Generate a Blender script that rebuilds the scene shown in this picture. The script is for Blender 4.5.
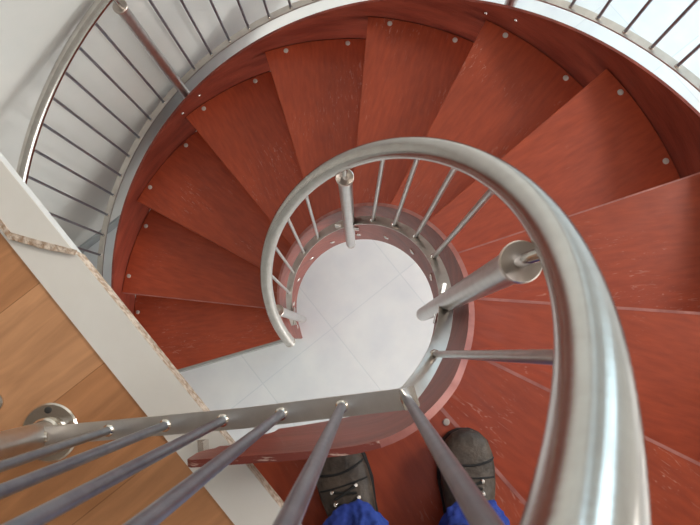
import bpy, bmesh, math, random
from math import sin, cos, pi, radians, sqrt, atan2
from mathutils import Vector, Matrix
random.seed(7)
scn = bpy.context.scene
for o in list(bpy.data.objects): bpy.data.objects.remove(o)
COL = scn.collection

# ------------------------------------------------------------------ camera
CAMZ = 3.7227
RC = Matrix(((0.99944948, 0.0, 0.03317728), (0.00404271, 0.99254832, -0.12178463), (-0.03293005, 0.12185172, 0.992002)))
cd = bpy.data.cameras.new('camera'); cam = bpy.data.objects.new('camera', cd); COL.objects.link(cam)
cd.sensor_width = 36; cd.lens = 36 * 650 / 700; cd.clip_start = 0.02; cd.clip_end = 60
cd.dof.use_dof = True; cd.dof.focus_distance = 2.0; cd.dof.aperture_fstop = 20
cam.matrix_world = Matrix.Translation((0, 0, CAMZ)) @ RC.to_4x4()
scn.camera = cam
# ------------------------------------------------------------------ room frame: s runs away from the upper floor's edge, t along it
SX, SY = 0.7804, 0.6253
def W(s, t, z=0): return Vector((s * SX - t * SY, s * SY + t * SX, z))
ROT = atan2(SY, SX)
# ------------------------------------------------------------------ light
wd = bpy.data.worlds.new('world'); scn.world = wd; wd.use_nodes = True
bg = wd.node_tree.nodes['Background']; bg.inputs[0].default_value = (0.62, 0.80, 1.0, 1); bg.inputs[1].default_value = 1.0
def area(name, loc, target, sx, sy, power, col):
    l = bpy.data.lights.new(name, 'AREA'); l.shape = 'RECTANGLE'; l.size = sx; l.size_y = sy; l.energy = power; l.color = col
    o = bpy.data.objects.new(name, l); COL.objects.link(o); o.location = loc
    d = Vector(target) - Vector(loc); z = -d.normalized()
    x = Vector((SX, SY, 0)) if abs(z.z) > .9 else Vector((0, 0, 1)).cross(z)
    x = (x - z * x.dot(z)).normalized(); y = z.cross(x)
    m = Matrix((x, y, z)).transposed().to_4x4(); m.translation = loc; o.matrix_world = m
    return o
S0, S1, T0, T1, ZC = -4.2, 3.4, -3.2, 1.470, 5.3
# windows: (wall, along0, along1, z0, z1, watts, colour); along is t on the right wall, s on the others
WINS = [('right', -.05, .95, .5, 3.3, 26, (.62, .88, 1.0)), ('right', -2.3, -1.75, .5, 3.3, 22, (1.0, .97, .92)), ('left', 2.55, 3.25, .5, 3.1, 8, (.6, .86, 1.0)),
        ('front', -.2, 1.9, .35, 2.15, 100, (1.0, .98, .95)), ('right', -1.55, -.25, 3.85, 5.0, 120, (1.0, .97, .94))]  # front window is added, unseen, to light the ground floor and left wall
ROOF_FILL = (0.2, 0.9, -0.9, 0.9)       # added roof light, unseen, gives soft fill from above: s0,s1,t0,t1
for wall, a, b, c, d, pw, col in WINS:
    m_, zm = (a + b) / 2, (c + d) / 2
    if wall == 'right': p, q = W(S1 + .15, m_, zm), W(0, m_, zm)
    elif wall == 'left': p, q = W(m_, T1 + .10, zm), W(m_, 0, zm)
    else: p, q = W(m_, T0 - .15, zm), W(m_, 0, zm)
    area('daylight_' + wall, p, q, b - a, d - c, pw, col)
area('daylight_roof', W((ROOF_FILL[0] + ROOF_FILL[1]) / 2, (ROOF_FILL[2] + ROOF_FILL[3]) / 2, ZC + .12), W((ROOF_FILL[0] + ROOF_FILL[1]) / 2, (ROOF_FILL[2] + ROOF_FILL[3]) / 2, 0), ROOF_FILL[1] - ROOF_FILL[0], ROOF_FILL[3] - ROOF_FILL[2], 14, (0.94, 0.97, 1.0))  # fill lamp in the added roof opening
scn.view_settings.view_transform = 'Standard'; scn.view_settings.look = 'None'
scn.view_settings.gamma = 1; scn.view_settings.use_curve_mapping = False
scn.view_settings.exposure = 0.05

# ------------------------------------------------------------------ materials
def mat(name, col, rough=.5, metal=0, spec=.5, coat=0, col2=None, nscale=8, stretch=(1, 1, 1), rot=0, bump=0, bscale=60, mix=(.35, .65), coords='Object', coatr=.2):
    m = bpy.data.materials.new(name); m.use_nodes = True; nt = m.node_tree; b = nt.nodes['Principled BSDF']
    b.inputs['Base Color'].default_value = (*col, 1); b.inputs['Roughness'].default_value = rough; b.inputs['Metallic'].default_value = metal
    b.inputs['Specular IOR Level'].default_value = spec; b.inputs['Coat Weight'].default_value = coat; b.inputs['Coat Roughness'].default_value = coatr
    tc = nt.nodes.new('ShaderNodeTexCoord'); mp = nt.nodes.new('ShaderNodeMapping'); mp.inputs['Scale'].default_value = stretch; mp.inputs['Rotation'].default_value = (0, 0, rot)
    nt.links.new(tc.outputs[coords], mp.inputs[0])
    if col2:
        n = nt.nodes.new('ShaderNodeTexNoise'); n.inputs['Scale'].default_value = nscale; n.inputs['Detail'].default_value = 6; n.inputs['Roughness'].default_value = .6
        r = nt.nodes.new('ShaderNodeValToRGB'); r.color_ramp.elements[0].position = mix[0]; r.color_ramp.elements[1].position = mix[1]
        r.color_ramp.elements[0].color = (*col, 1); r.color_ramp.elements[1].color = (*col2, 1)
        nt.links.new(mp.outputs[0], n.inputs['Vector']); nt.links.new(n.outputs['Fac'], r.inputs[0]); nt.links.new(r.outputs[0], b.inputs['Base Color'])
    if bump:
        n2 = nt.nodes.new('ShaderNodeTexNoise'); n2.inputs['Scale'].default_value = bscale; n2.inputs['Detail'].default_value = 4
        bp = nt.nodes.new('ShaderNodeBump'); bp.inputs['Strength'].default_value = bump; bp.inputs['Distance'].default_value = .01
        nt.links.new(mp.outputs[0], n2.inputs['Vector']); nt.links.new(n2.outputs['Fac'], bp.inputs['Height']); nt.links.new(bp.outputs[0], b.inputs['Normal'])
    return m

def tread_mat():
    # red film faced plywood: faint grain along the board, paler scuffs and scratches
    m = bpy.data.materials.new('red_plywood'); m.use_nodes = True; nt = m.node_tree; N = nt.nodes; L = nt.links; b = N['Principled BSDF']
    tc = N.new('ShaderNodeTexCoord')
    def noise(scale, sx, sy, det=5, rot=0, dist=0):
        mp = N.new('ShaderNodeMapping'); mp.inputs['Scale'].default_value = (sx, sy, 1); mp.inputs['Rotation'].default_value = (0, 0, rot); L.new(tc.outputs['Object'], mp.inputs[0])
        n = N.new('ShaderNodeTexNoise'); n.inputs['Scale'].default_value = scale; n.inputs['Detail'].default_value = det; n.inputs['Distortion'].default_value = dist; L.new(mp.outputs[0], n.inputs['Vector']); return n.outputs['Fac']
    def ramp(src, p0, c0, p1, c1):
        r = N.new('ShaderNodeValToRGB'); r.color_ramp.elements[0].position = p0; r.color_ramp.elements[1].position = p1
        r.color_ramp.elements[0].color = (*c0, 1); r.color_ramp.elements[1].color = (*c1, 1); L.new(src, r.inputs[0]); return r.outputs[0]
    def mixc(f, a, c, bl='MIX'):
        x = N.new('ShaderNodeMix'); x.data_type = 'RGBA'; x.blend_type = bl
        if isinstance(f, float): x.inputs[0].default_value = f
        else: L.new(f, x.inputs[0])
        for i, v in ((6, a), (7, c)):
            if isinstance(v, tuple): x.inputs[i].default_value = (*v, 1)
            else: L.new(v, x.inputs[i])
        return x.outputs[2]
    grain = ramp(noise(14, 1.0, 5, 8, 0, .15), .25, (.29, .040, .0125), .8, (.43, .068, .020))
    cloud = ramp(noise(3.2, 1, 1, 4), .35, (.92, .92, .92), .75, (1.12, 1.12, 1.15))
    base = mixc(1.0, grain, cloud, 'MULTIPLY')
    scuff = ramp(noise(22, 1, 5, 10, .6, 1.8), .60, (0, 0, 0), .68, (1, 1, 1))
    area_ = ramp(noise(3.5, 1, 1, 3, 1.1), .53, (0, 0, 0), .70, (.6, .6, .6))
    f = mixc(1.0, scuff, area_, 'MULTIPLY')
    L.new(mixc(f, base, (.62, .36, .28)), b.inputs['Base Color'])
    rr = ramp(noise(12, 1, 3, 4, .3), .3, (.36,) * 3, .7, (.52,) * 3); L.new(rr, b.inputs['Roughness'])
    b.inputs['Specular IOR Level'].default_value = .42
    bp = N.new('ShaderNodeBump'); bp.inputs['Strength'].default_value = .05; bp.inputs['Distance'].default_value = .004
    L.new(noise(40, 1, 8, 4), bp.inputs['Height']); L.new(bp.outputs[0], b.inputs['Normal'])
    return m

M = {}
M['tread'] = tread_mat()
M['stringer'] = mat('red_stringer_laminate', (.185, .030, .017), .42, col2=(.30, .058, .032), nscale=5, stretch=(1, 1, 4), bump=.1, bscale=30)
M['rim'] = mat('worn_pink_laminate_edge', (.30, .085, .065), .5, col2=(.46, .17, .135), nscale=14)
M['steel'] = mat('brushed_stainless_steel', (.52, .48, .44), .17, metal=1, col2=(.58, .55, .51), nscale=30, stretch=(1, 1, 1), bump=.012, bscale=160)
M['steel_rod'] = mat('dull_stainless_rod', (.30, .33, .38), .38, metal=1, col2=(.38, .41, .45), nscale=40)
M['steel_post'] = mat('satin_stainless_tube', (.56, .54, .52), .33, metal=1, col2=(.64, .62, .60), nscale=30)
M['worn'] = mat('scratched_red_edge', (.20, .036, .022), .5, col2=(.60, .42, .34), nscale=30, stretch=(1, 6, 1), mix=(.58, .66))
M['polished'] = mat('polished_stainless_steel', (.72, .67, .60), .13, metal=1)
M['flat'] = mat('satin_stainless_flat_bar', (.58, .53, .48), .36, metal=1, col2=(.66, .61, .56), nscale=20)
M['cap'] = mat('grey_plastic_screw_cap', (.50, .43, .38), .5)
M['screw'] = mat('bright_steel_screw', (.80, .76, .72), .22, metal=1)
M['cap_steel'] = mat('satin_cast_steel', (.68, .60, .54), .32, metal=1)
M['dark'] = mat('dark_socket', (.04, .035, .03), .6)
M['wall'] = mat('off_white_painted_plaster', (.70, .70, .66), .55, col2=(.78, .76, .71), nscale=1.6, bump=.05, bscale=25)
M['ceil'] = mat('white_ceiling_paint', (.34, .30, .26), .8)  # unseen ceiling, colour darkened so bright openings stand out in the rail
M['white_board'] = mat('white_laminated_board', (.80, .75, .67), .45, col2=(.86, .82, .75), nscale=4, bump=.03, bscale=12)
M['chip'] = mat('raw_chipboard_edge', (.42, .27, .17), .9, col2=(.75, .62, .50), nscale=90, bump=.6, bscale=120, mix=(.4, .6))
M['plaster'] = mat('white_plaster_ledge', (.70, .68, .64), .7, col2=(.76, .75, .72), nscale=5, bump=.1, bscale=20)
M['skirt'] = mat('grey_tile_skirting', (.36, .38, .38), .3, col2=(.44, .46, .46), nscale=8)
M['riser_grey'] = mat('grey_edge_strip', (.33, .33, .31), .5)
M['frame'] = mat('white_window_frame', (.8, .8, .78), .4)
M['leather'] = mat('worn_brown_leather', (.030, .021, .015), .6, col2=(.10, .070, .047), nscale=14, bump=.35, bscale=70)
M['sole'] = mat('dark_rubber_sole', (.015, .013, .012), .8)
M['lace'] = mat('dark_bootlace', (.02, .018, .015), .9)
M['blue'] = mat('blue_work_trouser_cloth', (.016, .034, .22), .9, col2=(.030, .070, .34), nscale=10, bump=.5, bscale=25)
M['jacket'] = mat('grey_work_jacket_cloth', (.08, .09, .10), .9, col2=(.11, .12, .13), nscale=12, bump=.3, bscale=40)
M['skin'] = mat('skin', (.55, .33, .24), .5)
M['hair'] = mat('brown_hair', (.05, .03, .02), .7)

def brick_mat(name, c1, c2, mortar, w, h, off, msize, rough, loc=(0, 0, 0), rot=0, grain=None, bump=0):
    m = bpy.data.materials.new(name); m.use_nodes = True; nt = m.node_tree; N = nt.nodes; L = nt.links; b = N['Principled BSDF']
    tc = N.new('ShaderNodeTexCoord'); mp = N.new('ShaderNodeMapping'); mp.inputs['Location'].default_value = loc; mp.inputs['Rotation'].default_value = (0, 0, rot)
    L.new(tc.outputs['Object'], mp.inputs[0])
    br = N.new('ShaderNodeTexBrick'); br.offset = off; br.inputs['Scale'].default_value = 1; br.inputs['Brick Width'].default_value = w; br.inputs['Row Height'].default_value = h
    br.inputs['Mortar Size'].default_value = msize; br.inputs['Mortar Smooth'].default_value = .3; br.inputs['Bias'].default_value = 0
    br.inputs['Color1'].default_value = (*c1, 1); br.inputs['Color2'].default_value = (*c2, 1); br.inputs['Mortar'].default_value = (*mortar, 1)
    L.new(mp.outputs[0], br.inputs['Vector'])
    mp2 = N.new('ShaderNodeMapping'); mp2.inputs['Scale'].default_value = grain or (1, 1, 1); L.new(mp.outputs[0], mp2.inputs[0])
    n = N.new('ShaderNodeTexNoise'); n.inputs['Scale'].default_value = 5; n.inputs['Detail'].default_value = 7; n.inputs['Distortion'].default_value = .6 if grain else 0; L.new(mp2.outputs[0], n.inputs['Vector'])
    r = N.new('ShaderNodeValToRGB'); r.color_ramp.elements[0].position = .3; r.color_ramp.elements[1].position = .7
    lo = .80 if grain else .93
    r.color_ramp.elements[0].color = (lo, lo * .97, lo * .93, 1) if grain else (lo, lo, lo * 1.02, 1); r.color_ramp.elements[1].color = (1.1, 1.1, 1.1, 1) if grain else (1.05, 1.04, 1.02, 1); L.new(n.outputs['Fac'], r.inputs[0])
    x = N.new('ShaderNodeMix'); x.data_type = 'RGBA'; x.blend_type = 'MULTIPLY'; x.inputs[0].default_value = 1
    L.new(br.outputs['Color'], x.inputs[6]); L.new(r.outputs[0], x.inputs[7]); L.new(x.outputs[2], b.inputs['Base Color'])
    b.inputs['Roughness'].default_value = rough
    if bump:
        bp = N.new('ShaderNodeBump'); bp.inputs['Strength'].default_value = bump; bp.inputs['Distance'].default_value = .002; bp.invert = True
        L.new(br.outputs['Fac'], bp.inputs['Height']); L.new(bp.outputs[0], b.inputs['Normal'])
    return m
M['tiles'] = brick_mat('pale_floor_tiles', (.82, .84, .84), (.87, .88, .88), (.75, .78, .79), .5, .5, 0, .0035, .22, loc=(.628, -.202, 0), bump=.3)
M['planks'] = brick_mat('orange_wood_planks', (.54, .235, .095), (.71, .37, .185), (.34, .15, .055), 1.9, .185, .37, .0008, .42, loc=(.3, .11, 0), rot=0, grain=(1.2, 9, 1), bump=.2)

# ------------------------------------------------------------------ object helpers
def obj(name, verts, faces, m, parent=None, smooth=False, mats=None, midx=None, bevel=0, auto=None):
    me = bpy.data.meshes.new(name); me.from_pydata([tuple(v) for v in verts], [], faces)
    bm = bmesh.new(); bm.from_mesh(me); bmesh.ops.recalc_face_normals(bm, faces=bm.faces); bm.to_mesh(me); bm.free()
    me.materials.append(m)
    for x in (mats or []): me.materials.append(x)
    if midx:
        for p, i in zip(me.polygons, midx): p.material_index = i
    if smooth: me.polygons.foreach_set('use_smooth', [True] * len(me.polygons))
    o = bpy.data.objects.new(name, me); COL.objects.link(o)
    if auto is not None and smooth:
        me.set_sharp_from_angle(angle=radians(auto))
    if bevel:
        b = o.modifiers.new('bevel', 'BEVEL'); b.width = bevel; b.segments = 2; b.limit_method = 'ANGLE'; b.angle_limit = radians(40)
    if parent: o.parent = parent
    return o
def empty(name, loc=(0, 0, 0)):
    o = bpy.data.objects.new(name, None); COL.objects.link(o); o.location = loc; o.empty_display_size = .1; return o
def tag(o, label=None, cat=None, group=None, kind=None):
    if label: o['label'] = label
    if cat: o['category'] = cat
    if group: o['group'] = group
    if kind: o['kind'] = kind
    return o
class MB:
    def __init__(s): s.v = []; s.f = []; s.m = []
    def add(s, v, f, mi=0):
        k = len(s.v); s.v += [Vector(a) for a in v]; s.f += [tuple(i + k for i in a) for a in f]; s.m += [mi] * len(f)
    def tube(s, pts, r, n=12, caps=True, mi=0):
        pts = [Vector(p) for p in pts]; rs = r if isinstance(r, (list, tuple)) else [r] * len(pts)
        vs = []; up = None
        for i, p in enumerate(pts):
            d = (pts[min(i + 1, len(pts) - 1)] - pts[max(i - 1, 0)]).normalized()
            if up is None:
                up = Vector((0, 0, 1)) if abs(d.z) < .9 else Vector((1, 0, 0))
            a = (up - d * up.dot(d)).normalized(); b = d.cross(a); up = a
            vs += [p + (a * cos(2 * pi * j / n) + b * sin(2 * pi * j / n)) * rs[i] for j in range(n)]
        fs = [(i * n + j, i * n + (j + 1) % n, (i + 1) * n + (j + 1) % n, (i + 1) * n + j) for i in range(len(pts) - 1) for j in range(n)]
        if caps: fs += [tuple(range(n))[::-1], tuple(range((len(pts) - 1) * n, len(pts) * n))]
        s.add(vs, fs, mi)
    def lathe(s, c, axis, prof, n=20, mi=0):   # prof: (dist along axis, radius)
        c = Vector(c); axis = Vector(axis).normalized()
        s.tube_rings([(c + axis * d, r) for d, r in prof], axis, n, mi)
    def tube_rings(s, rings, axis, n, mi=0):
        a = axis.orthogonal().normalized(); b = axis.cross(a); vs = []
        for p, r in rings: vs += [p + (a * cos(2 * pi * j / n) + b * sin(2 * pi * j / n)) * r for j in range(n)]
        fs = [(i * n + j, i * n + (j + 1) % n, (i + 1) * n + (j + 1) % n, (i + 1) * n + j) for i in range(len(rings) - 1) for j in range(n)]
        fs += [tuple(range(n))[::-1], tuple(range((len(rings) - 1) * n, len(rings) * n))]
        s.add(vs, fs, mi)
    def box(s, c, d, ax=None, mi=0):
        c = Vector(c); X, Y, Z = ax or (Vector((1, 0, 0)), Vector((0, 1, 0)), Vector((0, 0, 1)))
        vs = [c + X * (sx * d[0] / 2) + Y * (sy * d[1] / 2) + Z * (sz * d[2] / 2) for sx in (-1, 1) for sy in (-1, 1) for sz in (-1, 1)]
        s.add(vs, [(0, 1, 3, 2), (4, 6, 7, 5), (0, 4, 5, 1), (2, 3, 7, 6), (0, 2, 6, 4), (1, 5, 7, 3)], mi)
    def prism(s, poly, z0, z1, mi=0):
        n = len(poly); vs = [Vector((p[0], p[1], z0)) for p in poly] + [Vector((p[0], p[1], z1)) for p in poly]
        s.add(vs, [tuple(range(n))[::-1], tuple(range(n, 2 * n))] + [(i, (i + 1) % n, n + (i + 1) % n, n + i) for i in range(n)], mi)
    def build(s, name, m, parent=None, smooth=True, mats=None, bevel=0, auto=35):
        return obj(name, s.v, s.f, m, parent, smooth, mats, s.m, bevel, auto)
def boxes_st(name, boxes, m, kind='structure', label=None, parent=None, bevel=0):
    # boxes in the room frame (s0,s1,t0,t1,z0,z1); object is rotated with the room
    b = MB()
    for s0, s1, t0, t1, z0, z1 in boxes: b.box(((s0 + s1) / 2, (t0 + t1) / 2, (z0 + z1) / 2), (s1 - s0, t1 - t0, z1 - z0))
    o = b.build(name, m, parent, smooth=False, bevel=bevel); o.rotation_euler = (0, 0, ROT)
    if kind: o['kind'] = kind
    if label: o['label'] = label
    return o

# ------------------------------------------------------------------ the room
boxes_st('floor', [(S0, S1, T0, T1, -.12, 0)], M['tiles'], label='ground floor of pale square tiles at the foot of the stair')
WN = [0]
def wall_with(name, side, label=None):
    lo, hi = (S0, S1) if side in ('front', 'left') else (T0, T1)
    th = {'front': (T0 - .25, T0), 'left': (T1, T1 + .18), 'right': (S1, S1 + .25), 'back': (S0 - .15, S0)}[side]
    def mk(a, b, c, d, t=None):
        t = t or th
        return (a, b, t[0], t[1], c, d) if side in ('front', 'left') else (t[0], t[1], a, b, c, d)
    ws = [w for w in WINS if w[0] == side]; boxes = []
    if not ws: boxes = [mk(lo, hi, 0, ZC)]
    cuts = sorted({lo, hi} | {w[1] for w in ws} | {w[2] for w in ws})
    for u, v in zip(cuts, cuts[1:]):
        if not ws: break
        m_ = (u + v) / 2; hs = sorted([(w[3], w[4]) for w in ws if w[1] < m_ < w[2]]); z = 0
        for c, d in hs: boxes.append(mk(u, v, z, c)); z = d
        boxes.append(mk(u, v, z, ZC))
    boxes_st(name, boxes, M['wall'], label=label)
    for w in ws:
        WN[0] += 1; _, a, b, c, d = w[:5]; o = (th[0] + .02, th[0] + .07) if side in ('right', 'left') else (th[1] - .07, th[1] - .02); f = .045
        bars = [mk(a, b, c, c + f, o), mk(a, b, d - f, d, o), mk(a, a + f, c + f, d - f, o), mk(b - f, b, c + f, d - f, o)]
        if b - a > 1: bars.append(mk((a + b) / 2 - f / 2, (a + b) / 2 + f / 2, c + f, d - f, o))
        boxes_st('window_%d' % WN[0], bars, M['frame'])
wall_with('wall_left', 'left', 'off-white plaster wall behind the outer railing')
wall_with('wall_back', 'back'); wall_with('wall_right', 'right'); wall_with('wall_front', 'front')  # front wall's window frames the added ground floor fill
a, b_, c, d = ROOF_FILL
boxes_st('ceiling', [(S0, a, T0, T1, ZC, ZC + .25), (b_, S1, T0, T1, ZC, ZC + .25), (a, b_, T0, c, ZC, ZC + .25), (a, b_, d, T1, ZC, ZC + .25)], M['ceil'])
boxes_st('window_6', [(a, b_, c, c + .05, ZC + .02, ZC + .07), (a, b_, d - .05, d, ZC + .02, ZC + .07), (a, a + .05, c + .05, d - .05, ZC + .02, ZC + .07), (b_ - .05, b_, c + .05, d - .05, ZC + .02, ZC + .07)], M['frame'])  # frame round the added roof light
boxes_st('baseboard_left', [(S0, S1, T1 - .012, T1, 0, .085)], M['skirt'], label='grey tile skirting along the foot of the off-white wall')
# upper floor: slab, wood planks, white chipboard edge strip with a notch, plaster ledge
ZF = 2.6
def SEf(t): return -.2938 - .037 * t
def SBf(t): return -.3712 - .044 * t
def poly_st(name, poly, z0, z1, m, label=None, side=None):
    b = MB(); n = len(poly); vs = [Vector((p[0], p[1], z)) for z in (z0, z1) for p in poly]
    b.add(vs, [tuple(range(n, 2 * n))], 0); b.add(vs, [tuple(range(n))[::-1]] + [(i, (i + 1) % n, n + (i + 1) % n, n + i) for i in range(n)], 1 if side else 0)
    o = obj(name, b.v, b.f, m, None, False, [side] if side else None, b.m); o.rotation_euler = (0, 0, ROT)
    return tag(o, label, kind='structure')
def edge(f, d, t0, t1): return [(f(t0) + d, t0), (f(t1) + d, t1)]
poly_st('floor_slab', [(S0, T0)] + edge(SEf, -.12, T0, T1) + [(S0, T1)], 2.30, ZF - .067, M['plaster'])
poly_st('floor_upper', [(S0, T0)] + edge(SBf, 0, T0, T1) + [(S0, T1)], ZF - .036, ZF, M['planks'], 'orange wood plank floor of the upper storey')
poly_st('trim_1', [(SBf(T0) + .0004, T0)] + edge(SEf, 0, T0, .449) + edge(SEf, -.03, .515, T1) + [(SBf(T1) + .0004, T1)], ZF - .036, ZF + .003, M['white_board'], 'white laminated chipboard strip along the edge of the upper floor', M['chip'])
poly_st('trim_2', [(-.3835, .600), (-.3835, .545)] + edge(SEf, .000, .4515, T1) + [(SBf(T1) + .0005, T1)], ZF + .0032, ZF + .0072, M['white_board'], 'white board lying beyond the notch in the edge strip')
poly_st('trim_4', [(-.3905, .600), (-.3885, .540), (-.352, .489), (-.3125, .4425), (-.3045, .4475), (-.344, .4995), (-.3790, .548), (-.3800, .600)], ZF + .0073, ZF + .0090, M['chip'], 'strip of raw crumbling chipboard along the notch')
poly_st('trim_3', edge(SEf, -.13, T0, T1) + edge(SEf, -.010, T1, T0), ZF - .0665, ZF - .0362, M['plaster'], 'white backing strip under the board at the edge of the upper floor')

# ------------------------------------------------------------------ stair geometry
CX, CY, A, TH, E0, RO = -.10637, .13574, .38812, 3.8148, .00917, 1.193
IX, IY = -.112, .13548
def ang(n): return TH - n * A
def pt(n, r, z=0, c=(CX, CY)): return Vector((c[0] + r * cos(ang(n)), c[1] + r * sin(ang(n)), z))
stair = empty('spiral_staircase', (CX, CY, 0)); stair.location = (CX, CY, 0)
tag(stair, 'red plywood spiral staircase winding down from the upper floor to the tiles', 'staircase')
def keep(o, par):       # parent while keeping world coordinates baked in the mesh
    o.parent = par; o.matrix_parent_inverse = Matrix.Translation(par.location).inverted() if par.type == 'EMPTY' else Matrix.Identity(4); return o
def nose_pt(n, rho, off=0):
    t = ang(n); e = E0 + off
    return Vector((CX - sin(t) * e + cos(t) * rho, CY + cos(t) * e + sin(t) * rho))
RI = .3175
def rad_hit(n, r, off=0): return sqrt(r * r - (E0 + off) ** 2)
def screw_cap(n, r, z, par, rad=.0105):
    b = MB(); b.lathe(pt(n, r, z), (0, 0, 1), [(-.001, rad), (.002, rad), (.0035, rad * .8), (.004, rad * .3)], 14)
    o = b.build('screw_cap', M['cap'], par); return o
for n in range(1, 13):
    z = .2 * n; poly = []
    if n < 12:
        poly.append(nose_pt(n, rad_hit(n, RI))); poly.append(nose_pt(n, rad_hit(n, RO)))
        a0 = atan2(*(reversed(poly[1] - Vector((CX, CY))))); q = nose_pt(n + 1, rad_hit(n + 1, RO, -.035), -.035); a1 = atan2(*(reversed(q - Vector((CX, CY)))))
        while a1 > a0: a1 -= 2 * pi
        for k in range(1, 16): t = a0 + (a1 - a0) * k / 16; poly.append(Vector((CX + RO * cos(t), CY + RO * sin(t))))
        poly.append(q); q2 = nose_pt(n + 1, rad_hit(n + 1, RI, -.035), -.035); poly.append(q2)
        b0 = atan2(*(reversed(q2 - Vector((CX, CY))))); b1 = atan2(*(reversed(poly[0] - Vector((CX, CY)))))
        while b1 < b0: b1 += 2 * pi
        for k in range(1, 10): t = b0 + (b1 - b0) * k / 10; poly.append(Vector((CX + RI * cos(t), CY + RI * sin(t))))
    else:
        p0 = nose_pt(n, rad_hit(n, RI)); p1 = nose_pt(n, rad_hit(n, RO)); poly = [p0, p1]
        sl = 0     # runs up to the upper floor's edge
        def gap(q): return q.x * SX + q.y * SY - SEf(-q.x * SY + q.y * SX) + .112
        t = atan2(p1.y - CY, p1.x - CX)
        while True:
            q = Vector((CX + RO * cos(t), CY + RO * sin(t)))
            if gap(q) < 0: break
            poly.append(q) if (q - p1).length > .01 else None
            t -= .02
        hit = None; t2 = t + .02
        ss = lambda a: gap(Vector((CX + RO * cos(a), CY + RO * sin(a))))
        lo, hi = t, t2
        for _ in range(30):
            mid = (lo + hi) / 2
            if ss(mid) < sl: lo = mid
            else: hi = mid
        q = Vector((CX + RO * cos(lo), CY + RO * sin(lo))); poly.append(q)
        tt = -q.x * SY + q.y * SX
        # back along the edge until just past the straight end of the inner stringer
        w = W(SEf(-.02) - .112, .02); poly.append(Vector((w.x, w.y))); 
        poly.append(Vector((-.20, -.182))); poly.append(Vector((-.06, -.172)))
        for k in range(3, 0, -1):
            m_ = 12 + .1 + k * .26; poly.append(Vector((IX + RI * cos(ang(m_)), IY + RI * sin(ang(m_)))))
    b = MB(); b.prism(poly, z - .035, z)
    tr = obj('tread', b.v, b.f, M['tread'], None, False, [M['rim']], bevel=.0025)
    # grain runs with each board: rotate object so that its local x is the board's long axis
    ca = ang(n + .5); Rm = Matrix.Rotation(ca, 4, 'Z'); Tm = Matrix.Translation((CX, CY, 0)) @ Rm
    tr.data.transform(Tm.inverted()); tr.matrix_world = Tm
    tr.parent = stair; tr.matrix_parent_inverse = Matrix.Translation(-Vector((CX, CY, 0)))
    inv = Tm.inverted()
    def sub(o, inv=inv, tr=tr): o.data.transform(inv); o.parent = tr; return o
    if n < 12:
        sub(screw_cap(n + .18, 1.172, z, None)); sub(screw_cap(n + .785, 1.172, z, None))
    if n == 12: sub(screw_cap(12.03, .387, z, None, .007)); sub(screw_cap(12.18, 1.172, z, None))
    if n == 2: sub(screw_cap(2.26, .372, z, None, .012)); sub(screw_cap(2.62, .372, z, None, .009))
    if n in (10, 11, 12, 2, 9):   # worn pale front edge
        w_ = .007 if n > 9 else .004
        p0 = nose_pt(n, rad_hit(n, RI + .002)); p1 = nose_pt(n, rad_hit(n, RO - .002)); nn = Vector((-sin(ang(n)), cos(ang(n))))
        b = MB(); b.prism([p0 + nn * .0006, p1 + nn * .0006, p1 - nn * w_, p0 - nn * w_], z - .033, z + .0008)
        sub(b.build('nosing', M['rim'], smooth=False)); 
# grey strip that closes the front of the lowest step
b = MB(); t = ang(1); nn = Vector((-sin(t), cos(t))); p0 = nose_pt(1, .33); p1 = nose_pt(1, RO - .005)
b.prism([p0 + nn * .001, p1 + nn * .001, p1 + nn * .014, p0 + nn * .014], 0, .194)
keep(b.build('riser', M['riser_grey'], smooth=False), stair)

def ribbon(name, path, thick, m, rimm, par, worn=None):
    # path: list of (point2d, outward normal2d, ztop, zbot)
    b = MB(); vs = []
    for p, nn, zt, zb in path:
        q = p + nn * thick
        vs += [(p.x, p.y, zt), (q.x, q.y, zt), (q.x, q.y, zb), (p.x, p.y, zb)]
    N = len(path); top = []; side = []
    for i in range(N - 1):
        k = i * 4; top.append((k, k + 1, k + 5, k + 4))
        for j in (1, 2, 3): side.append((k + j, k + (j + 1) % 4, k + 4 + (j + 1) % 4, k + 4 + j))
    side += [(0, 1, 2, 3), tuple((N - 1) * 4 + j for j in (3, 2, 1, 0))]
    b.add(vs, top + side)
    o = obj(name, b.v, b.f, m, None, True, [rimm, worn or m], [1 if path[i][0].x > .02 or path[i][0].y > 0 else 2 for i in range(len(top))] + [0] * len(side), 0, 40)
    return keep(o, par)
# inner stringer
path = []
n = .75
while n <= 12.36:
    t = ang(n); nn = Vector((cos(t), sin(t)))
    zt = .2 * n + .412
    if n > 11.6: 
        u = min(1, (n - 11.6) / 1.0); zt = 2.732 + .05 * (1 - (1 - u) ** 2)
    zb = .2 * n - .252
    if n > 12.0: zb = 2.148 + .24 * (n - 12.0)
    path.append((Vector((IX, IY)) + nn * .302, nn, zt, max(0.0, zb))); n += .1
bz0 = path[-1][0].copy(); t = ang(n - .1); tg = Vector((sin(t), -cos(t))); bz3 = Vector((-.13, -.1585)); bz1 = bz0 + tg * .060; bz2 = bz3 + Vector((.085, .0085))
zq0, zq1 = path[-1][2], path[-1][3]
for k in range(1, 11):
    u = k / 10; p = bz0 * (1 - u) ** 3 + bz1 * 3 * u * (1 - u) ** 2 + bz2 * 3 * u * u * (1 - u) + bz3 * u ** 3
    d = (bz1 - bz0) * (1 - u) ** 2 + (bz2 - bz1) * 2 * u * (1 - u) + (bz3 - bz2) * u * u; d.normalize()
    path.append((p, Vector((-d.y, d.x)), zq0 + (2.77 - zq0) * u, zq1 + (2.445 - zq1) * u ** .8))
pe = path[-1][0]; end = Vector((-.272, -.172)); nn = Vector(((pe - end).y, -(pe - end).x)).normalized()
if nn.y > 0: nn = -nn
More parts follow.
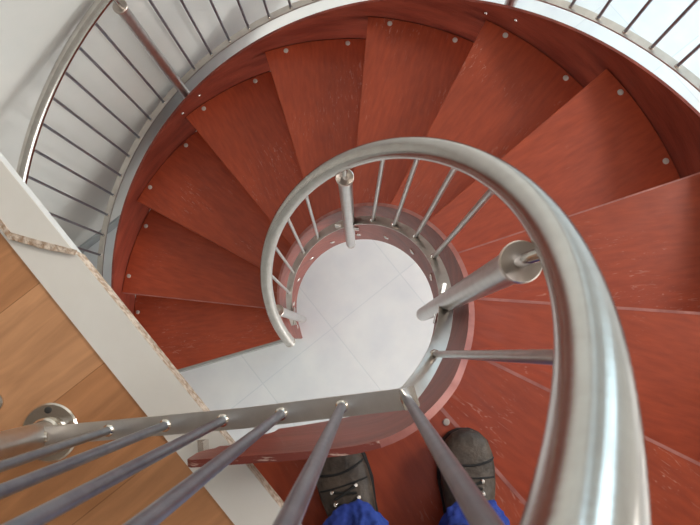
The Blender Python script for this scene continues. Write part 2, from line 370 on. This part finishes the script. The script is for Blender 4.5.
z0t, z0b = path[-1][2], path[-1][3]
jag = {.2: 0, .32: 0, .34: .045, .44: .055, .46: .085, .58: .09, .60: .12, .70: .112, .72: .14, .84: .135, .86: .155, .94: .165, 1.0: .19}
for u, dz in jag.items():
    p = pe.lerp(end, u); base = z0b + (2.50 - z0b) * min(1, u / .75)
    path.append((p, nn, z0t + (2.755 - z0t) * u - (.012 if u > .98 else 0), min(base + dz, 2.70)))
inner_str = ribbon('inner_stringer', path, .011, M['stringer'], M['rim'], stair, M['worn'])
tag(inner_str, 'curved red inner stringer with a worn pinkish top edge and a splintered end')
# outer stringer
path = []; n = -.0
while n <= 12.75:
    t = ang(n); nn = Vector((cos(t), sin(t)))
    path.append((Vector((CX, CY)) + nn * (RO + .003), nn, .2 * n + .109, max(0, .2 * n - .20))); n += .08
outer_str = ribbon('outer_stringer', path, .010, M['stringer'], M['stringer'], stair)
def button(name, p, axis, r, m, par):
    b = MB(); b.lathe(p, axis, [(-.002, r), (.002, r), (.0045, r * .75), (.006, r * .35)], 12); return keep(b.build(name, m), par) if par.type == 'EMPTY' else b
def screw_on(par, p, axis, r):
    b = MB(); b.lathe(p, axis, [(-.002, r), (.0025, r), (.005, r * .75), (.0065, r * .3)], 12); o = b.build('screw', M['screw']); o.parent = par; return o
for k in range(1, 12):
    t = ang(k + .28); p = Vector((IX + .302 * cos(t), IY + .302 * sin(t), .2 * (k + .28) - .11))
    screw_on(inner_str, p, (-cos(t), -sin(t), 0), .0125)
for m_ in (3.98, 4.22, 6.96, 7.20):
    t = ang(m_); p = Vector((CX + (RO + .003) * cos(t), CY + (RO + .003) * sin(t), .2 * m_ + .045))
    screw_on(outer_str, p, (-cos(t), -sin(t), 0), .007)
# little zinc angle holding the broken end of the stringer
b = MB(); ex = (end - pe).normalized()
c3 = Vector((end.x, end.y, 2.63)) + Vector((ex.x, ex.y, 0)) * .0
X = Vector((ex.x, ex.y, 0)); Y = Vector((0, 0, 1)).cross(X)
b.box(c3 + X * .002, (.003, .02, .035), (X, Y, Vector((0, 0, 1)))); b.box(c3 + X * .010 + Vector((0, 0, -.017)), (.018, .02, .003), (X, Y, Vector((0, 0, 1))))
keep(b.build('angle_bracket', M['screw'], smooth=False), stair)['label'] = 'small zinc angle bracket at the splintered stringer end'

# ------------------------------------------------------------------ railings
def flatbar(mb, pts, w, h):
    vs = []; N = len(pts)
    for i, p in enumerate(pts):
        d = (pts[min(i + 1, N - 1)] - pts[max(i - 1, 0)]); d.z = 0; d.normalize(); s = Vector((d.y, -d.x, 0))
        for a_, c_ in ((1, 1), (-1, 1), (-1, -1), (1, -1)): vs.append(p + s * (a_ * w / 2) + Vector((0, 0, c_ * h / 2)))
    fs = [(i * 4 + j, i * 4 + (j + 1) % 4, i * 4 + 4 + (j + 1) % 4, i * 4 + 4 + j) for i in range(N - 1) for j in range(4)]
    fs += [(0, 1, 2, 3), tuple((N - 1) * 4 + j for j in (3, 2, 1, 0))]
    mb.add(vs, fs)
def baluster(par, p, zt, r=.006, m='steel_rod', top=None):
    b = MB(); b.tube([p + Vector((0, 0, -.008)), Vector((p.x, p.y, zt)) if top is None else top], r, 12)
    o = keep(b.build('baluster', M[m]), par)
    c = MB(); c.lathe(p + Vector((0, 0, .001)), (0, 0, 1), [(0, r * 1.5), (.006, r * 1.5), (.010, r * 1.05)], 12); co = c.build('collar', M['polished']); co.parent = o
    return o
def post(par, xy, zb, zc, zr, r, out, bracket_z=None, cap=True, tang=None, top=None, lean=(0, 0)):
    # tube, bottom plug, domed saddle cap, thin pin up to the handrail
    p = Vector((xy[0], xy[1], 0))
    b = MB(); pt_ = p + Vector((lean[0], lean[1], 0)); b.tube([p + Vector((0, 0, zb)), pt_ + Vector((0, 0, zc))], r, 28)
    o = keep(b.build('post', M['steel_post']), par)
    c = MB(); c.lathe(p, (0, 0, 1), [(zb - .034, r * .8), (zb - .030, r * .98), (zb - .006, r * .98), (zb - .005, r * .86), (zb - .0005, r * .86)], 28); co = c.build('end_plug', M['polished']); co.parent = o
    if cap:
        pb_ = p; p = pt_
        c = MB(); c.lathe(p, (0, 0, 1), [(zc - .004, r * 1.0), (zc - .0035, r * 1.2), (zc + .007, r * 1.22), (zc + .0085, r * 1.14), (zc + .0065, r * .9), (zc + .004, r * .3)], 28)
        T = tang or Vector((1, 0, 0)); O = Vector((out[0], out[1], 0))
        # saddle: half disc wings either side of a pin
        co = c.build('post_cap', M['cap_steel']); co.parent = o
        e = Vector((top[0], top[1], zr)) if top else p + O * .006 + Vector((0, 0, zr))
        d = MB(); d.tube([p + Vector((0, 0, zc + .005)), p + Vector((0, 0, zc + .028)), p.lerp(Vector((e.x, e.y, 0)), .25) + Vector((0, 0, zc + .042)), e], .0068, 14)
        do = d.build('support_pin', M['steel']); do.parent = o; p = pb_
    if bracket_z is not None and tang is not None:
        for sg in (-1, 1):
            for k in range(2):
                d = MB(); d.box(p + tang * (sg * (r + .012)) + Vector((0, 0, bracket_z - .018 - .030 * k)) + Vector((out[0], out[1], 0)) * -.004, (.020, .006, .020), (tang, Vector((out[0], out[1], 0)), Vector((0, 0, 1))))
                do = d.build('bracket', M['polished'], smooth=False); do.parent = o
    return o
inner = empty('handrail_inner', (IX, IY, 0)); inner.name = 'inner_balustrade'
tag(inner, 'stainless steel inner railing spiralling round the open stair well in front of the camera', 'railing')
# handrail
RX, RY, RR, RH = -.09028, .14733, .26821, 1.04978
pts = []
n = .3
def railz(n): return .2 * n + RH if n < 12.4 else 3.53 + .03 * (1 - (1 - min(1, (n - 12.4) / .8)) ** 2)
while n <= 13.7: rq = RR + .010 * max(0, min(1, (6.5 - n) / 3)); pts.append(Vector((RX + rq * cos(ang(n)), RY + rq * sin(ang(n)), railz(n)))); n += .08
PF = Vector((-.549, -.155, 0))
st = pts[-1].copy(); en = Vector((PF.x, PF.y, 3.56))
for k in range(1, 9): pts.append(st.lerp(en, k / 8))
en2 = en + (en - st).normalized() * .06
pts.append(en2)
b = MB(); b.tube(pts, .0212, 36); hr = keep(b.build('handrail', M['steel']), inner)
b = MB(); b.tube([pts[0] - (pts[1] - pts[0]).normalized() * .004, pts[0] + (pts[1] - pts[0]).normalized() * .004], .0222, 30); keep(b.build('end_cap', M['polished']), inner)
# bottom flat bar, helical part then straight part
BR = .265; BH = .356
def barpt(n): return Vector((IX + BR * cos(ang(n)), IY + BR * sin(ang(n)), .2 * n + BH))
b = MB(); hp = []; n = 1.2
while n <= 12.21: hp.append(barpt(n)); n += .1
flatbar(b, hp, .028, .008); bar = keep(b.build('bottom_bar', M['flat'], auto=30), inner)
b = MB(); c0 = Vector((.058, -.0775, 2.786)); c1 = Vector((-.530, -.153, 2.655)); cm = Vector((-.19, -.1135, 2.732))
flatbar(b, [c0, c0.lerp(cm, .5), cm, cm.lerp(c1, .5), c1], .030, .008); keep(b.build('bottom_bar', M['flat'], auto=30), inner)
b = MB(); b.box(Vector((.053, -.077, 2.793)), (.022, .030, .006), (Vector((.95, .3, 0)), Vector((-.3, .95, 0)), Vector((0, 0, 1)))); keep(b.build('corner_plate', M['polished'], smooth=False), inner)
def rail_at(n):   # handrail underside above bar point n
    return railz(n) - .015
for n in (2.53, 3.33, 4.17, 4.92, 6.94, 7.66, 8.42, 9.20, 11.43):
    baluster(inner, barpt(n), 0, .0054, 'steel_post', top=Vector((RX + RR * cos(ang(n)), RY + RR * sin(ang(n)), rail_at(n))))
for px in (.050, -.043, -.133, -.224, -.318, -.415):
    p = c0.lerp(cm, (px - c0.x) / (cm.x - c0.x)) if px > cm.x else cm.lerp(c1, (px - cm.x) / (c1.x - cm.x))
    baluster(inner, p, 3.55, .0065)
for (n, zb_h, rr_, ln) in ((10.42, -.13, .0185, (.013, .006)), (6.07, -.06, .0185, (.018, .004)), (1.6, -.10, .0185, (.02, -.005))):
    t = ang(n); R_ = BR - .006; xy = (IX + R_ * cos(t), IY + R_ * sin(t)); zr = railz(n)
    post(inner, xy, .2 * n + zb_h, zr - .085, zr - .01, rr_, (cos(t), sin(t)), .2 * n + BH, True, Vector((-sin(t), cos(t), 0)), top=(RX + RR * cos(t), RY + RR * sin(t)), lean=ln)
# end post on the upper floor with round flange
po = post(inner, (PF.x, PF.y), ZF + .012, 3.47, 3.545, .0212, (0, -1), None, True, Vector((1, 0, 0)))
b = MB(); b.lathe((PF.x, PF.y, ZF), (0, 0, 1), [(0, .050), (.004, .050), (.007, .047), (.008, .03), (.008, .027), (.022, .0265), (.026, .023)], 40); fo = b.build('flange', M['polished']); fo.parent = po
for k in range(3):
    t = radians(95 + 120 * k); s_ = MB(); s_.lathe((PF.x + .038 * cos(t), PF.y + .038 * sin(t), ZF + .007), (0, 0, 1), [(0, .006), (.003, .0055), (.004, .003)], 12); so = s_.build('screw', M['dark']); so.parent = po
b = MB(); b.lathe((PF.x + .019, PF.y + .001, 2.655), (1, 0, 0), [(-.012, .010), (.006, .010)], 12); bo = b.build('bracket', M['polished']); bo.parent = po

outer = empty('outer_balustrade', (CX, CY, 0))
tag(outer, 'stainless steel outer railing of thin rods curving along the off-white wall', 'railing')
OBR = 1.258
pts = []; n = 1.0
while n <= 12.6: pts.append(pt(n, OBR, .2 * n + .905)); n += .08
b = MB(); b.tube(pts, .0212, 28); keep(b.build('handrail', M['steel']), outer)
b = MB(); hp = []; n = 1.0
while n <= 12.6: hp.append(pt(n, OBR, .2 * n + .128)); n += .1
flatbar(b, hp, .028, .008); keep(b.build('bottom_bar', M['flat'], auto=30), outer)
for pn in (1.13, 4.12, 7.10, 10.08):
    t = ang(pn); post(outer, (CX + OBR * cos(t) - .012 * cos(t), CY + OBR * sin(t) - .012 * sin(t)), .2 * pn - .08, .2 * pn + .83, .2 * pn + .895, .0212, (cos(t), sin(t)), None, True, Vector((-sin(t), cos(t), 0)))
    for k in range(1, 15):
        n = pn + .1987 * k
        if n > 12.6: break
        baluster(outer, pt(n, OBR, .2 * n + .128), .2 * n + .895, .0055)

# another steel post foot at the frame's left edge, on the planks
sp = MB(); q = Vector((-.650, -.105, ZF)); sp.lathe(q, (0, 0, 1), [(0, .016), (.004, .016), (.006, .010), (.03, .010), (.034, .006)], 18)
o = sp.build('door_stop', M['polished']); tag(o, 'small round steel stop on the wood planks left of the flanged post', 'door stop')

# ------------------------------------------------------------------ the person
person = empty('person', (.08, -.45, 2.4))
tag(person, 'person in blue trousers and worn brown boots standing on the top tread', 'person')
def loft(name, secs, m, n=24, auto=None):
    # secs: (centre, x axis vec, y axis vec, power) rings
    vs = []
    for c, ax, ay, pw in secs:
        for j in range(n):
            a_ = 2 * pi * j / n; ca, sa = cos(a_), sin(a_)
            f = lambda v: math.copysign(abs(v) ** pw, v)
            vs.append(Vector(c) + Vector(ax) * f(ca) + Vector(ay) * f(sa))
    N = len(secs)
    fs = [(i * n + j, i * n + (j + 1) % n, (i + 1) * n + (j + 1) % n, (i + 1) * n + j) for i in range(N - 1) for j in range(n)] + [tuple(range(n))[::-1], tuple(range((N - 1) * n, N * n))]
    o = obj(name, vs, fs, m, None, True)
    return o
def boot(toe, heading, side):
    # local frame: x right, y forward (toe at y=0, heel at y=-.29)
    Mx = Matrix.Translation((toe[0], toe[1], 2.4)) @ Matrix.Rotation(heading, 4, 'Z')
    prof = [  # y, halfwidth, top z, x shift, power
        (.000, .010, .038, 0, 1), (-.006, .026, .052, 0, .9), (-.018, .039, .063, 0, .85), (-.038, .047, .070, 0, .8), (-.065, .051, .074, 0, .8), (-.095, .051, .080, 0, .8),
        (-.125, .047, .092, 0, .85), (-.150, .043, .108, 0, .9), (-.175, .040, .124, 0, .95), (-.20, .038, .135, 0, .95), (-.235, .038, .14, 0, .95), (-.262, .036, .13, 0, .9), (-.278, .028, .10, 0, .9), (-.284, .012, .07, 0, 1)]
    secs = []
    for y, hw, zt, xs, pw in prof:
        zm = (zt + .02) / 2
        secs.append(((xs, y, zm), (hw, 0, 0), (0, 0, (zt - .02) / 2 + .001), pw))
    up = loft('boot', secs, M['leather'], 28)
    up.data.transform(Mx); keep(up, person)
    shaft = loft('boot_shaft', [((0, -.215, .10), (.042, 0, 0), (0, .055, 0), .95), ((0, -.218, .14), (.042, 0, 0), (0, .050, 0), 1), ((0, -.222, .20), (.044, 0, 0), (0, .052, 0), 1)], M['leather'])
    shaft.data.transform(Mx); shaft.parent = up
    b = MB(); poly = []
    out = [(0, .012), (-.008, .030), (-.022, .044), (-.05, .0535), (-.095, .0545), (-.14, .046), (-.19, .040), (-.25, .041), (-.278, .032), (-.290, .014)]
    poly = [(x, y) for y, x in out] + [(-x, y) for y, x in reversed(out)]
    b.prism(poly, 0.0005, .026); so = b.build('sole', M['sole'], smooth=False, bevel=.004); so.data.transform(Mx); so.parent = up
    # toe cap seam
    def top(y, x):
        for (y0, h0, z0, _, p0), (y1, h1, z1, _, p1) in zip(prof, prof[1:]):
            if y0 >= y >= y1:
                u = (y0 - y) / (y0 - y1); hw = h0 + (h1 - h0) * u; zt = z0 + (z1 - z0) * u; pw = p0 + (p1 - p0) * u
                v = min(.999, abs(x) / hw); c_ = v ** (1 / pw); s_ = sqrt(max(0, 1 - c_ * c_)) ** pw
                zm = (zt + .02) / 2; return zm + ((zt - .02) / 2 + .001) * s_
        return .1
    b = MB(); b.tube([Vector((x, -.062 - .010 * cos(x / .05 * pi / 2) + .012, 0)) + Vector((0, 0, top(-.062 - .010 * cos(x / .05 * pi / 2) + .012, x) + .0005)) for x in [i * .0049 for i in range(-10, 11)]], .0022, 6)
    s2 = b.build('toe_seam', M['sole']); s2.data.transform(Mx); s2.parent = up
    b = MB(); b.tube([Vector((x, -.082, top(-.082, x) + .0005)) for x in [i * .0046 for i in range(-10, 11)]], .0018, 6); s2 = b.build('vamp_seam', M['sole']); s2.data.transform(Mx); s2.parent = up
    # laces and eyelets
    for k in range(4):
        y = -.088 - .021 * k; xr = .021 - .0005 * k
        zz = top(y, xr); z2 = top(y - .014, xr)
        b = MB(); b.tube([(-xr, y, zz + .003), (0, y - .006, top(y - .006, 0) + .006), (xr, y - .012, z2 + .003)], .0026, 8); b.tube([(xr, y, zz + .003), (0, y - .006, top(y - .006, 0) + .0075), (-xr, y - .012, z2 + .003)], .0026, 8)
        lo = b.build('lace', M['lace']); lo.data.transform(Mx); lo.parent = up
        for sg in (-1, 1):
            b = MB(); b.lathe((sg * xr * 1.05, y, zz), (sg * .35, .15, 1), [(-.002, .0045), (.003, .0045), (.005, .003), (.0052, .001)], 12)
            e_ = b.build('eyelet', M['screw']); e_.data.transform(Mx); e_.parent = up
    return Mx
def leg(Mx, hip, side, m, name='trouser_leg'):
    fwd_ = Mx.to_3x3() @ Vector((0, 1, 0))
    a0 = Mx @ Vector((0, -.195, .105)); a1 = Mx @ Vector((0, -.21, .16)); kn = Vector((hip[0] * .5 + a1.x * .5, -.40, 2.88)); hp = Vector(hip)
    fwd = (Mx.to_3x3() @ Vector((0, 1, 0))); rt = (Mx.to_3x3() @ Vector((1, 0, 0)))
    secs = []
    fw = fwd_ * .008
    rows = [(a0 + fw, .060, .074), (a0 + fw + Vector((0, -.002, .012)), .070, .086), (a0 + fw * .3 + Vector((0, -.01, .030)), .060, .074), (a1, .066, .076), (a1 + Vector((0, 0, .05)), .062, .070), (a1.lerp(kn, .5), .068, .072), (kn, .072, .074), (kn.lerp(hp, .4), .082, .088), (kn.lerp(hp, .8), .095, .105), (hp, .098, .115)]
    for i_, (c, rx, ry) in enumerate(rows): secs.append((c, rt * rx, fwd * ry, .75 if i_ < 3 else 1))
    o = loft(name, secs, m, 24)
    s = o.modifiers.new('sub', 'SUBSURF'); s.levels = 2; s.render_levels = 3
    tx = bpy.data.textures.new('cloth_folds', 'CLOUDS'); tx.noise_scale = .035
    dm = o.modifiers.new('folds', 'DISPLACE'); dm.texture = tx; dm.texture_coords = 'LOCAL'; dm.strength = .028; dm.mid_level = .5
    return keep(o, person)
MR = boot((.180, -.166), radians(1), 1)
ML = boot((-.078, -.186), radians(18), -1)
leg(MR, (.165, -.52, 3.22), 1, M['blue']); leg(ML, (.005, -.54, 3.22), -1, M['blue'])
# pelvis of the trousers, jacket, body with head and hands
HX = .085
o = loft('trouser_seat', [((HX, -.53, 3.17), (.165, 0, 0), (0, .105, 0), .9), ((HX, -.535, 3.27), (.175, 0, 0), (0, .12, 0), .9), ((HX, -.53, 3.36), (.165, 0, 0), (0, .11, 0), .9)], M['blue']); keep(o, person)
def skin_mesh(name, verts, edges, radii, m, root=0):
    me = bpy.data.meshes.new(name); me.from_pydata([tuple(v) for v in verts], edges, []); me.materials.append(m)
    o = bpy.data.objects.new(name, me); COL.objects.link(o)
    sk = o.modifiers.new('skin', 'SKIN'); sk.use_smooth_shade = True
    me.update()
    if not me.skin_vertices:
        me.attributes  # the modifier adds its layer through bmesh below
        bm = bmesh.new(); bm.from_mesh(me); bm.verts.layers.skin.verify(); bm.to_mesh(me); bm.free()
    for i, sv in enumerate(me.skin_vertices[0].data):
        r = radii[i]; sv.radius = r if isinstance(r, tuple) else (r, r); sv.use_root = (i == root)
    s = o.modifiers.new('sub', 'SUBSURF'); s.levels = 1; s.render_levels = 2
    return o
V = []; Ed = []; Rd = []
def vtx(p, r, prev=None):
    V.append(Vector(p)); Rd.append(r)
    if prev is not None: Ed.append((prev, len(V) - 1))
    return len(V) - 1
pel = vtx((HX, -.53, 3.30), (.11, .07)); ab = vtx((HX, -.53, 3.48), (.10, .065), pel); ch = vtx((HX, -.53, 3.68), (.10, .065), ab)
nb = vtx((HX, -.52, 3.84), .05, ch); nk = vtx((HX, -.49, 3.93), .052, nb); hd = vtx((HX, -.455, 4.01), (.07, .085), nk); hd2 = vtx((HX, -.44, 4.09), (.075, .09), hd); hd3 = vtx((HX, -.445, 4.15), (.05, .06), hd2)
no = vtx((HX, -.345, 4.035), .010, hd)
for sg in (-1, 1):
    sh = vtx((HX + sg * .165, -.53, 3.77), .042, ch); el = vtx((HX + sg * .235, -.56, 3.52), .036, sh); wr = vtx((HX + sg * .235, -.47, 3.29), .027, el); pa = vtx((HX + sg * .232, -.445, 3.23), (.036, .018), wr); pe_ = vtx((HX + sg * .230, -.435, 3.19), (.038, .016), pa)
    for k, (dy, L_) in enumerate(((.030, .072), (.010, .082), (-.010, .076), (-.030, .060))):
        f0 = vtx((HX + sg * .229, -.432 + dy, 3.165), .0095, pe_); f1 = vtx((HX + sg * .226, -.428 + dy * 1.1, 3.165 - L_ * .5), .0088, f0); f2 = vtx((HX + sg * .214, -.425 + dy * 1.1, 3.165 - L_), .0075, f1)
    t0 = vtx((HX + sg * .222, -.405, 3.205), .011, pa); t1 = vtx((HX + sg * .212, -.385, 3.175), .0095, t0); t2 = vtx((HX + sg * .204, -.378, 3.150), .008, t1)
keep(skin_mesh('body', V, Ed, Rd, M['skin']), person)
V = []; Ed = []; Rd = []
pel = vtx((HX, -.53, 3.33), (.165, .115)); ab = vtx((HX, -.53, 3.50), (.15, .11), pel); ch = vtx((HX, -.535, 3.70), (.165, .12), ab); nb = vtx((HX, -.52, 3.875), .072, ch)
for sg in (-1, 1):
    sh = vtx((HX + sg * .175, -.53, 3.80), .074, ch); el = vtx((HX + sg * .238, -.56, 3.52), .058, sh); wr = vtx((HX + sg * .236, -.48, 3.31), .040, el)
keep(skin_mesh('jacket', V, Ed, Rd, M['jacket']), person)
o = loft('hair', [((HX, -.49, 4.02), (.070, 0, 0), (0, .055, 0), 1), ((HX, -.475, 4.08), (.086, 0, 0), (0, .085, 0), 1), ((HX, -.462, 4.13), (.084, 0, 0), (0, .095, 0), 1), ((HX, -.458, 4.17), (.066, 0, 0), (0, .078, 0), 1), ((HX, -.458, 4.195), (.03, 0, 0), (0, .04, 0), 1)], M['hair']); keep(o, person)
